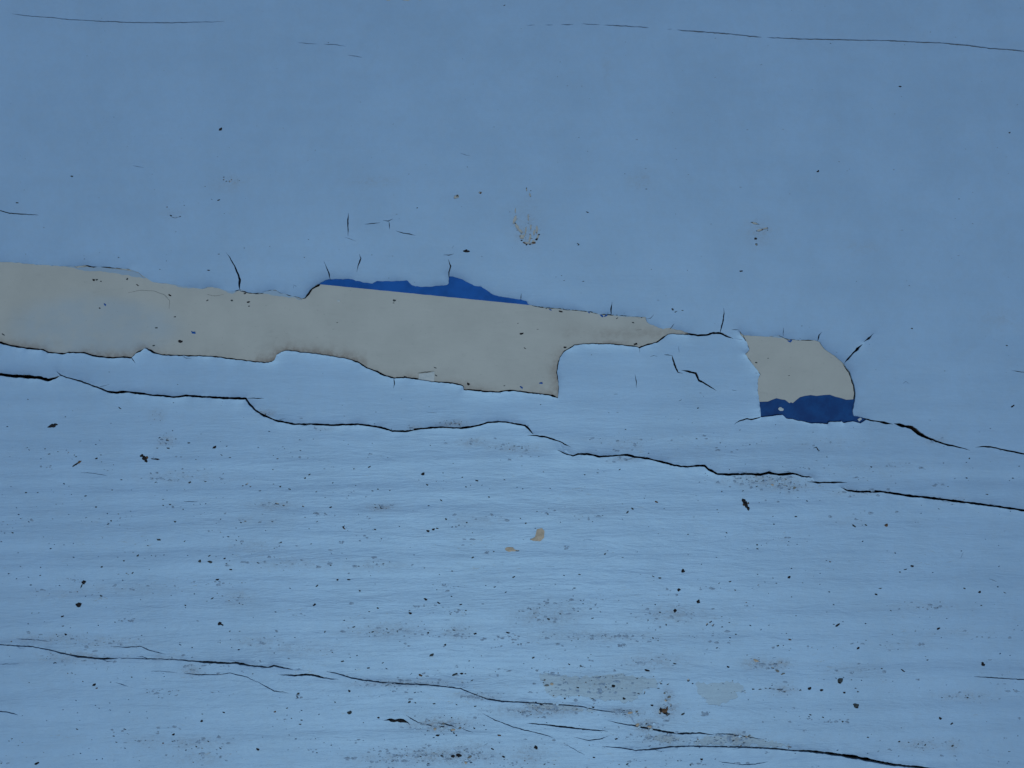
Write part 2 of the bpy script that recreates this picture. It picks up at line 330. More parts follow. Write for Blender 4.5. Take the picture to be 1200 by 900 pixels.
def mix(t, fac, a, b):
    n = t.nodes.new('ShaderNodeMix'); n.data_type = 'RGBA'
    for s, v in ((0, fac), (6, a), (7, b)):
        if isinstance(v, (int, float)): n.inputs[s].default_value = v
        elif isinstance(v, tuple): n.inputs[s].default_value = (*v, 1)
        else: t.links.new(v, n.inputs[s])
    return n.outputs[2]
def attr(t, name):
    n = t.nodes.new('ShaderNodeAttribute'); n.attribute_name = name; return n.outputs['Fac']
def bump(t, h, strength, dist_units, prev=None):
    n = t.nodes.new('ShaderNodeBump'); n.inputs['Distance'].default_value = dist_units * S
    if isinstance(strength, (int, float)): n.inputs['Strength'].default_value = strength
    else: t.links.new(strength, n.inputs['Strength'])
    t.links.new(h, n.inputs['Height'])
    if prev: t.links.new(prev, n.inputs['Normal'])
    return n.outputs[0]

TOP = (.176, .324, .540); CREAM = (.270, .330, .348); BLUE = (.002, .072, .31)

def paint_material(name, base, worn=False):
    m, t, N, K, B = new_mat(name)
    c = coords(t)
    grimecol, dark = (.16, .14, .10), (.035, .032, .03)
    mott = ramp(t, nz(t, c, .011, 4, .6), .3, .7)
    col = mix(t, mott, tuple(v * .94 for v in base), tuple(min(1, v * 1.04) for v in base))
    m2 = ramp(t, nz(t, c, .09, 3, .65), .35, .7)
    col = mix(t, mth(t, 'MULTIPLY', m2, .12), col, (.20, .27, .34))
    m3 = ramp(t, nz(t, c, .28, 3, .7), .3, .7)
    col = mix(t, mth(t, 'MULTIPLY', m3, .10), col, (.10, .20, .36))
    lowm = attr(t, 'low')
    cs = coords(t, .45, 1.5, 1)
    # short grey smears following the brush marks, gathered in drifts
    drift = ramp(t, nz(t, coords(t, .5, 2.2, 1), .014, 3, .6), .46, .66)
    sm = ramp(t, nz(t, cs, .20, 4, .75, .6), .60, .68)
    f = mth(t, 'MULTIPLY', mth(t, 'MULTIPLY', sm, drift), mth(t, 'MULTIPLY', lowm, .7))
    col = mix(t, f, col, (.15, .17, .18))
    sp = ramp(t, nz(t, coords(t, .8, 1.2, 1), .42, 2, .6), .66, .73)
    f2 = mth(t, 'MULTIPLY', mth(t, 'MULTIPLY', sp, drift), mth(t, 'ADD', mth(t, 'MULTIPLY', lowm, .5), .07))
    col = mix(t, f2, col, (.07, .08, .09))
    # grime, where it has settled
    g = attr(t, 'grime'); gn = ramp(t, nz(t, coords(t, .8, 1.2, 1), .22, 4, .75), .40, .68)
    gn2 = ramp(t, nz(t, c, .7, 2, .6), .57, .70)
    gf = mth(t, 'MULTIPLY', g, mth(t, 'ADD', mth(t, 'MULTIPLY', gn, .55), .16), True)
    col = mix(t, gf, col, grimecol)
    col = mix(t, mth(t, 'MULTIPLY', mth(t, 'MULTIPLY', g, gn2), .55, True), col, dark)
    K.new(col, B.inputs['Base Color'])
    rr = ramp(t, nz(t, coords(t, .2, 1.4, 1), .05, 3, .6), .3, .7, .53, .56)
    K.new(mth(t, 'ADD', rr, mth(t, 'MULTIPLY', gf, .3)), B.inputs['Roughness'])
    B.inputs['Specular IOR Level'].default_value = 1.0; B.inputs['Specular Tint'].default_value = (.42, .75, 1, 1); B.inputs['IOR'].default_value = 1.75
    h0 = bump(t, nz(t, coords(t, .16, .8, 1), .085, 4, .62, .8), mth(t, 'MULTIPLY', lowm, .5), 1.7)
    h1 = bump(t, nz(t, coords(t, .2, 1.4, 1), .17, 4, .68, .6), mth(t, 'ADD', mth(t, 'MULTIPLY', lowm, .7), .12), .6, h0)
    h2 = bump(t, nz(t, coords(t, .14, 1.3, 1), .075, 3, .6), mth(t, 'ADD', mth(t, 'MULTIPLY', lowm, .5), .10), .6, h1)
    h3 = bump(t, nz(t, c, .9, 2, .6), .35, .16, h2)
    K.new(h3, B.inputs['Normal'])
    return m
M_TOP = paint_material('pale_blue_paint', TOP)
M_WORN = paint_material('worn_paint_film', (.158, .248, .365))

def cream_material():
    m, t, N, K, B = new_mat('cream_paint'); c = coords(t)
    mott = ramp(t, nz(t, c, .02, 4, .6), .3, .7)
    col = mix(t, mott, tuple(v * .95 for v in CREAM), tuple(v * 1.04 for v in CREAM))
    wsh = mth(t, 'MULTIPLY', attr(t, 'wash'), ramp(t, nz(t, c, .05, 3, .6), .3, .6, .6, 1))
    col = mix(t, mth(t, 'MULTIPLY', wsh, .55), col, (.20, .31, .42))
    sp = ramp(t, nz(t, coords(t, .7, 1.2, 1), .33, 2, .6), .68, .74)
    col = mix(t, mth(t, 'MULTIPLY', sp, .28), col, (.10, .13, .13))
    s3 = ramp(t, nz(t, coords(t, .5, 1.6, 1), .06, 5, .75, .6), .56, .72)
    col = mix(t, mth(t, 'MULTIPLY', s3, .13), col, (.13, .16, .17))
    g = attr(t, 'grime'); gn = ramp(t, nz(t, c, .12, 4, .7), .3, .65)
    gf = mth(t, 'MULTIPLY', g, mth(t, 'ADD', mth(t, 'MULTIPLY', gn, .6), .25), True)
    col = mix(t, gf, col, (.085, .055, .035))  # dirt brown that also carries the shade painted along the lower lip
    K.new(col, B.inputs['Base Color']); B.inputs['Roughness'].default_value = .52; B.inputs['Specular IOR Level'].default_value = .6; B.inputs['Specular Tint'].default_value = (.6, .85, 1, 1)
    h1 = bump(t, nz(t, coords(t, .3, 1.2, 1), .12, 4, .6), .4, .3); h2 = bump(t, nz(t, c, .8, 2, .6), .25, .12, h1)
    K.new(h2, B.inputs['Normal']); return m
M_CREAM = cream_material()

def simple(name, a, b, scale, rough=.6, bs=.3, spec=.4):
    m, t, N, K, B = new_mat(name); c = coords(t)
    K.new(mix(t, ramp(t, nz(t, c, scale, 4, .65), .35, .65), a, b), B.inputs['Base Color'])
    B.inputs['Roughness'].default_value = rough; B.inputs['Specular IOR Level'].default_value = spec
    K.new(bump(t, nz(t, c, scale * 4, 3, .6), bs, .25), B.inputs['Normal']); return m
M_BLUE = simple('royal_blue_paint', tuple(v * .85 for v in BLUE), tuple(v * 1.12 + .002 for v in BLUE), .03, .6, .3, .12)
M_NAVY = simple('navy_blue_paint', (.002, .035, .15), (.003, .052, .20), .06, .6, .3, .12)
M_WOOD = simple('weathered_wood', (.005, .005, .006), (.013, .012, .012), .15, .95, .6, .1)
M_DIRT = simple('black_dirt', (.006, .009, .013), (.016, .019, .024), .5, .85, .5, .12)
M_RUST = simple('rusty_brown_dirt', (.045, .034, .026), (.12, .09, .06), .5, .85, .5, .12)
M_GREY = simple('grey_grit', (.018, .032, .042), (.05, .075, .09), .4, .8, .5, .15)
M_FAINT = simple('settled_dust', (.10, .17, .27), (.15, .27, .44), .4, .8, .3, .15)
M_BEIGE = simple('beige_dust', (.09, .13, .15), (.15, .17, .17), .4, .8, .3, .15)
M_TAN = simple('tan_primer', (.25, .26, .225), (.34, .345, .30), .15, .7, .3, .2)
M_FLAKE = simple('pale_flake_paint', (.25, .36, .43), (.30, .41, .48), .2, .5, .2, .4)

# ------------------------------------------------------------------ the board
def link(o, parent=None):
    sc.collection.objects.link(o)
    if parent: o.parent = parent
    return o
board = link(bpy.data.objects.new('painted_board', None)); board.empty_display_size = .05
board['label'] = 'weathered wooden board under cracked pale blue paint peeling down to cream and royal blue'
board['category'] = 'painted board'
def part(name, me, label=None, kind=None):
    o = link(bpy.data.objects.new(name, me), board)
    if label: o['label'] = label
    if kind: o['kind'] = kind
    return o

# dirt that gathered: centre x, y, radii, strength (read in drawing units)
GRIME = [(320,592,22,5,.6),(447,594,18,4,.7),(555,518,18,5,.6),(590,523,22,5,.5),(612,526,26,6,.5),(530,497,16,4,.9),(487,501,10,3,.5),(312,484,10,4,.7),(380,502,16,3,.4),
 (735,521,24,7,.45),(700,515,30,5,.25),(730,538,26,3,.5),(900,562,45,8,.75),(925,570,26,6,.7),(870,563,40,6,.4),(1000,577,30,4,.5),(1095,516,14,5,.5),(1115,586,18,5,.4),
 (195,516,10,7,.7),(184,486,9,7,.5),(630,832,50,7,.9),(735,834,26,5,.8),(758,850,14,8,1),(780,865,30,8,.6),(861,863,14,8,.9),(850,868,45,6,.4),(780,832,14,12,.8),(782,815,8,12,.6),
 (515,848,36,8,.9),(520,885,70,10,.75),(470,888,60,9,.5),(545,878,30,10,.6),(620,885,20,14,.5),(470,800,60,4,.7),(560,815,30,5,.6),(95,769,50,7,.55),(130,752,50,7,.45),(60,748,50,6,.45),
 (300,751,30,8,.4),(195,770,20,4,.4),(225,785,10,7,.8),(233,888,30,9,.4),(230,870,40,8,.45),(175,868,25,7,.35),(700,745,90,7,.4),(640,720,40,14,.5),(790,720,40,12,.5),(450,738,50,9,.5),
 (350,760,50,9,.35),(535,740,20,9,.5),(770,775,40,10,.5),(885,777,14,7,.9),(910,778,16,6,.9),(918,808,14,6,.7),(700,800,60,12,.35),(1085,710,45,6,.35),(1130,815,35,6,.55),(1080,872,30,7,.6),
 (1115,872,10,8,.6),(1060,755,40,6,.2),(1120,740,50,6,.2),(1005,785,30,8,.3),(630,626,9,9,.25),(616,262,20,26,.35),(617,272,14,18,.6),(890,272,18,14,.5),(275,213,14,6,.6),(265,218,20,9,.25),
 (205,252,14,6,.4),(440,213,30,5,.4),(710,80,6,25,.25),(750,212,14,10,.4),(1010,290,25,9,.25),(1170,375,25,12,.25),(700,430,60,30,.0),(300,640,40,9,.3),(340,660,60,7,.35),(440,662,40,6,.35),
 (150,690,60,6,.3),(80,695,50,6,.25),(280,700,20,9,.45),(215,560,60,8,.25),(300,610,50,7,.2),(560,610,40,9,.25),(690,600,40,10,.2),(990,610,30,8,.2),(1020,550,90,12,.18),(830,520,80,18,.16),(960,520,60,10,.2)]
def grime_field(P):
    g = np.zeros(len(P))
    for x, y, rx, ry, s in GRIME:
        g = np.maximum(g, s * np.exp(-((P[:, 0] - x) / rx) ** 2 - ((P[:, 1] - y) / ry) ** 2))
    return g

# --- top coat
PT, TT, KD = cdt_layer(holes_top + worn_polys, [CUT1, CUT2, CUT3], 4.2, 2.1, 6)
C = PT[TT].mean(axis=1); cx, cy = C[:, 0], C[:, 1]
gone = np.zeros(len(TT), bool)
for p in holes_top: gone |= inpoly(cx, cy, p)
wornid = -np.ones(len(TT), int)
for i, p in enumerate(worn_polys): wornid[inpoly(cx, cy, p)] = i
bandid = band(cx, cy)
# lift of the paint edge around the big openings and along the wide cracks
big = holes_top[:2] + [crack_poly(LONG_A, 3, 0), crack_poly(LONG_B, 2, 0), crack_poly(LONG_C, 2, 0), crack_poly(LONG_D, 2, 0), crack_poly(CRACKS[46][0], 3, 0), crack_poly(LOW_A, 2, 0), crack_poly(LOW_B, 2, 0), crack_poly(LOW_C, 2, 0), crack_poly(LOW_D, 2, 0)]
bp = [q for p in big for q in p]
kb = kdtree.KDTree(len(bp))
for i, q in enumerate(bp): kb.insert((q[0], q[1], 0), i)
kb.balance()
Z = np.zeros(len(PT))
TOPZ = .55 * MM
for i, (x, y) in enumerate(PT):
    z = relief(x, y)
    if -40 < x < 1240 and 280 < y < 920:
        d = kb.find((x, y, 0))[2]
        if d < 40:
            a = .5 + .8 * n1(x * .02, y * .02, 12.0) + .4 * n1(x * .07, y * .07, 13.0)
            z += max(0, a) * 1.5 * math.exp(-d / 4.5) + .35 * math.exp(-d / 16)
    Z[i] = z
ZT = Z + TOPZ
low = 1 / (1 + np.exp(-(PT[:, 1] - 530) / 45))
low = low * np.clip(1.15 - np.abs(PT[:, 0] - 520) / 1100, .3, 1)
A = {'low': low, 'grime': grime_field(PT)}
labels = ['smooth upper paint sheet above the peeled strip', 'narrow paint sheet between the peeled strip and the long crack', 'brushed speckled paint sheet below the long crack', 'lowest paint sheet under the bottom cracks']
for b in range(4):
    sel = (~gone) & (wornid < 0) & (bandid == b)
    # a wall only where the neighbour is an opening or worn: every group edge that is not shared with another kept sheet
    kept_other = (~gone) & (wornid < 0) & (bandid != b)
    oe = set()
    for tri in TT[kept_other & (np.abs(cy - cut_y(CUT1, cx)) < 30) | kept_other & (np.abs(cy - cut_y(CUT2, cx)) < 30) | kept_other & (np.abs(cy - cut_y(CUT3, cx)) < 30)]:
        for a_, b_ in ((0, 1), (1, 2), (2, 0)): oe.add((min(tri[a_], tri[b_]), max(tri[a_], tri[b_])))
    me = make_mesh('paint_sheet', PT, TT, sel, ZT, TOPZ + .6, lambda p, q: (min(p, q), max(p, q)) not in oe, M_TOP, A)
    part('paint_sheet', me, labels[b])
WL = ['wide worn grey patch in the lower paint', 'small rounded worn patch beside the wide one', 'thin worn strip between the bottom cracks', 'small worn patch under the rusty spot', 'narrow worn band beneath the speckled crack']
for i in range(len(worn_polys)):
    sel = (~gone) & (wornid == i)
    if sel.any(): part('worn_patch', make_mesh('worn_patch', PT, TT, sel, ZT - .16, TOPZ, None, M_WORN, A), WL[i])

# --- cream coat (with the same cracks, and chips)
dark_pits = [p for p in pits if random.random() < .55]
def seam(pts, ws, off, seed):
    """the dark gap where the lifted edge of the top coat has let dirt and water open the old coat"""
    q = []
    for i, p in enumerate(pts):
        a, b = pts[max(0, i - 1)], pts[min(len(pts) - 1, i + 1)]; d = math.dist(a, b) + 1e-9
        q.append((p[0] + (b[1] - a[1]) / d * off, p[1] - (b[0] - a[0]) / d * off))
    return crack_poly(q, [v * 1.4 for v in ws], seed=seed)
LOR = LO[::-1]                                   # left to right
def lo_run(xa, xb): return [p for p in LOR if xa <= p[0] <= xb and p[1] > 396]
seams = [seam([p for p in LOR if p[0] < 60], [1.6, 1.8, 1.6], .35, 1), seam(lo_run(51, 171), [1.2, 2.0, 1.4, 2.2, 1.8, 1.5], .3, 2), seam(lo_run(171, 318), [2.2, 1.8, 1.2, 1.3, 1.1, 1.4], .3, 3),
         seam(lo_run(400, 545), [.8, 1.5, 1.9, 1.7, 1.2, 1.6, 1.8], .3, 4), seam([p for p in LOR if 543 <= p[0] <= 654 and p[1] > 455], [1.8, 2, 1.4, 1.5, 1.4, 1.3, 2.3], .3, 5),
         seam([(653.7, 466), (655, 453.3), (654, 445), (652.8, 436.7), (654, 426.7), (656.7, 418.3), (661.7, 411.7), (666.7, 409.2), (673, 405), (683, 403.8)], [1.1, .8, .9, 1.3, 1, 1.6, 1.2, .8], -.2, 6),
         seam([(683, 403.8), (700, 403.3), (716.7, 403.8), (733, 405.3), (743, 406.3), (749, 408.7), (751.7, 407), (760, 404.2), (770, 401.7), (779, 395), (783, 392)], [.9, 1, .9, 1.1, 1.6, 1.6, 1.2, 1.5, .9], .3, 7),
         seam([(271, 342.5), (280, 340), (290, 342.5), (300, 343.7), (308, 343.3), (315, 340.3), (323, 339.3), (328, 343), (338, 345.5), (348, 347.5), (354, 350)], [.5, .9, .8, .9, .6, 1, 1.2], -.2, 8),
         seam([(354, 350), (357.5, 349), (361, 344), (365, 338.3), (373, 333.7), (379, 329.7)], [1.8, 2, 1.6, 1.3, 1.2], -.3, 9),
         seam([(623, 358), (635, 359.7), (656.7, 361.3), (663, 362.5), (680, 363.8), (693, 365.3), (706.7, 367.7), (716.7, 368.7), (733, 370), (756.7, 371.7)], [.8, 1.1, .9, .6, 1.2, 1.1, .9, .6], -.2, 10),
         seam([(97, 312), (102, 311), (110, 312.5), (125, 313), (150, 315), (159, 317)], [.6, 1.1, .6, .6], -.2, 11),
         seam([(871, 393), (874, 401), (877.5, 410), (872.5, 415), (882.5, 428.7), (890, 438.7), (887.5, 445), (887, 455), (889, 471), (890, 480), (891, 488.7)], [1.6, 1.3, 1.4, 1.1, 1.3, 1, .9, .8, .8], .0, 12),
         crack_poly([(150,343),(165,340),(180,341),(192,345),(199,352),(198,362)], .28, 15), crack_poly([(243,345),(252,347),(262,345)], .3, 16), crack_poly([(489,437),(500,436),(508,434.5)], .8, 17), crack_poly([(508,430),(512,431)], .8, 18), crack_poly([(745,387),(752,386)], .4, 19),
         seam([(912.5, 393.2), (922.5, 397), (937.5, 398), (955, 398.7)], [.6, 1.3, .9, .7], -.2, 13),
         seam([(987.5, 426), (995, 436), (1000, 450), (1002, 460), (1001, 471), (998, 482.5)], [.7, .9, 1.1, 1.1, 1], -.3, 14)]
deep_c = deep + seams
PC, TC, _ = cdt_layer(deep_c + dark_pits + [rough_outline(UP + LO, amp=.6), rough_outline(HOLE2, amp=.5, seed=4)], [], 12, 5, 14)
C2 = PC[TC].mean(axis=1); gone2 = np.zeros(len(TC), bool)
for p in deep_c + dark_pits: gone2 |= inpoly(C2[:, 0], C2[:, 1], p)
ZC = np.array([relief(x, y) for x, y in PC])
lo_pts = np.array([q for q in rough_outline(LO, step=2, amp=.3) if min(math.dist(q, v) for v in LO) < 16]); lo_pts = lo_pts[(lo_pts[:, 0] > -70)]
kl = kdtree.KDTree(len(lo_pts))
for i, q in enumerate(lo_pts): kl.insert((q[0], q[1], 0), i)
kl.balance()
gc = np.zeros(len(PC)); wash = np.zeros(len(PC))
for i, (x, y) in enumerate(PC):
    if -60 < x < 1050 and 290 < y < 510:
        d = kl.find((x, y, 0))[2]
        gc[i] = math.exp(-(d / 6.5) ** 1.3) * min(1, max(.12, .45 + 1.3 * n1(x * .018, y * .018, 31)))  # brown dirt plus painted shade beside the lip, strongest at the lower edge
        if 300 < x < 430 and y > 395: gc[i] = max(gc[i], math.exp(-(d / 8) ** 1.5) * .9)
        r = math.hypot((x - 110) / 96, (y - 385) / 36)
        wash[i] = 1 / (1 + math.exp((r - 1) * 14))
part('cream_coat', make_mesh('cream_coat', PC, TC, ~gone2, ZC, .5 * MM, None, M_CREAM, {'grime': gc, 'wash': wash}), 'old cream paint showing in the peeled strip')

# --- blue stripes between the cream and the top coat
def strip_sheet(name, poly, zadd, mat, label, keep_cracks=True, step=7):
    xs = [p[0] for p in poly]; ys = [p[1] for p in poly]
    cr = [c for c in deep if max(q[0] for q in c) > min(xs) and min(q[0] for q in c) < max(xs) and max(q[1] for q in c) > min(ys) and min(q[1] for q in c) < max(ys)]
    P, T, _ = cdt_layer([poly] + cr, [], step, 0, 3, (min(xs) - 5, max(xs) + 5), (min(ys) - 5, max(ys) + 5))
    c = P[T].mean(axis=1); ok = inpoly(c[:, 0], c[:, 1], poly)
    for q in cr: ok &= ~inpoly(c[:, 0], c[:, 1], q)
    z = np.array([relief(x, y) for x, y in P]) + zadd
    return part(name, make_mesh(name, P, T, ok, z, .2 * MM, None, mat), label)
edge = [(x, stripe_y(x) + .25 * n1(x * .1, 0, 3) + .15 * n1(x * .5, 0, 5)) for x in np.arange(60, 800, 2.5)]
strip_sheet('blue_stripe', edge + [(x, y - 30) for x, y in edge[::-4]], .28, M_BLUE, 'blue stripe along the upper edge of the peeled strip')
strip_sheet('blue_stripe', rough_outline(BLUE_LOW_EDGE, amp=.5)[:-70] + [(1022,471),(1030,512),(1010,514),(960,513),(920,508),(880,503),(868,500)], .30, M_NAVY, 'ragged blue patch at the bottom of the rounded peeled hole') if False else \
strip_sheet('blue_stripe', BLUE_LOW_EDGE + [(1030,512),(1010,514),(960,513),(920,508),(880,503),(868,500)], .30, M_NAVY, 'ragged blue patch at the bottom of the rounded peeled hole')

def rim(chain, amount, label, seed):
    ch = rough_outline(chain, amp=.6)
    ch = [q for q in ch if min(math.dist(q, v) for v in chain) < 14][: len(ch)]
    inner = [(x, y + max(0.0, amount * (n1(x * .035, seed, 2) + .5 * n1(x * .17, seed, 4) + .12))) for x, y in ch]
    strip_sheet('undercoat_rim', inner + [(x, y - 5) for x, y in ch[::-2]], .62, M_WORN, label)
rim([p for p in UP if 60 <= p[0] <= 357], 3.2, 'grey undercoat rim along the upper left edge of the peeled strip', 3.0)
rim([p for p in UP if 620 <= p[0] <= 757], 2.6, 'grey undercoat rim along the upper right edge of the peeled strip', 8.0)
rim([(900, 394.5), (912.5, 393.2), (922.5, 397), (937.5, 398), (955, 398.7)], 2.6, 'grey undercoat rim at the top of the rounded hole', 5.0)

# --- plank: the wood itself, seen only at the bottom of the cracks
bm_v = []; bm_f = []
nx, ny = 60, 46
for j in range(ny + 1):
    for i in range(nx + 1):
        x = X0 + (X1 - X0) * i / nx; y = Y0 + (Y1 - Y0) * j / ny
        bm_v.append(W(x, y, -4.0 * MM + .3 * n1(x * .01, y * .1, 2) + relief(x, y) * .6))
for j in range(ny):
    for i in range(nx):
        a = j * (nx + 1) + i; bm_f.append((a, a + nx + 1, a + nx + 2, a + 1))
k0 = len(bm_v)
for (x, y) in ((X0, Y0), (X1, Y0), (X1, Y1), (X0, Y1)): bm_v.append(W(x, y, -20 * MM))
c00, c10, c11, c01 = 0, nx, (ny + 1) * (nx + 1) - 1, ny * (nx + 1)
bm_f.append((k0, k0 + 1, k0 + 2, k0 + 3))
bm_f.append(tuple(range(0, nx + 1)) + (k0 + 1, k0))
bm_f.append(tuple(range(c11, c01 - 1, -1)) + (k0 + 3, k0 + 2))
bm_f.append(tuple(range(c01, -1, -(nx + 1))) + (k0, k0 + 3))
bm_f.append(tuple(range(nx, c11 + 1, nx + 1)) + (k0 + 2, k0 + 1))
pm = bpy.data.meshes.new('plank'); pm.from_pydata(bm_v, [], bm_f); pm.materials.append(M_WOOD); pm.update()
part('plank', pm)

# ------------------------------------------------------------------ grains, crumbs and flakes
def top_z(x, y): return relief(x, y) + TOPZ
def lump_mesh(name, rx, ry, rz, mat, rag=.35, seg=9, rings=5, seed=0.0, sink=.35):
    """a low irregular grain; local origin where it touches the paint"""
    v = [(0, 0, rz * (1 - sink))]; f = []
    for r in range(1, rings):
        ph = math.pi * r / rings * .62
        for s in range(seg):
            t = 2 * math.pi * s / seg
            k = 1 + rag * 1.6 * n1(math.cos(t) * 1.2 + seed, math.sin(t) * 1.2, r * .4 + seed)
            v.append((rx * k * math.sin(ph), 0, 0)); x = rx * k * math.sin(ph) / math.sin(math.pi * .5) ; 
            v[-1] = (x * math.cos(t), ry / rx * x * math.sin(t), rz * (math.cos(ph) + .25 * n1(t * 2, r, seed)) - rz * sink)
    for s in range(seg): f.append((0, 1 + s, 1 + (s + 1) % seg))
    for r in range(rings - 2):
        for s in range(seg):
            a = 1 + r * seg; f.append((a + s, a + seg + s, a + seg + (s + 1) % seg, a + (s + 1) % seg))
    f.append(tuple(1 + (rings - 2) * seg + s for s in range(seg))[::-1])
    me = bpy.data.meshes.new(name); me.from_pydata([(a * S, b * S, c * S) for a, b, c in v], [], f)
    me.materials.append(mat); me.polygons.foreach_set('use_smooth', [True] * len(me.polygons)); me.update(); return me

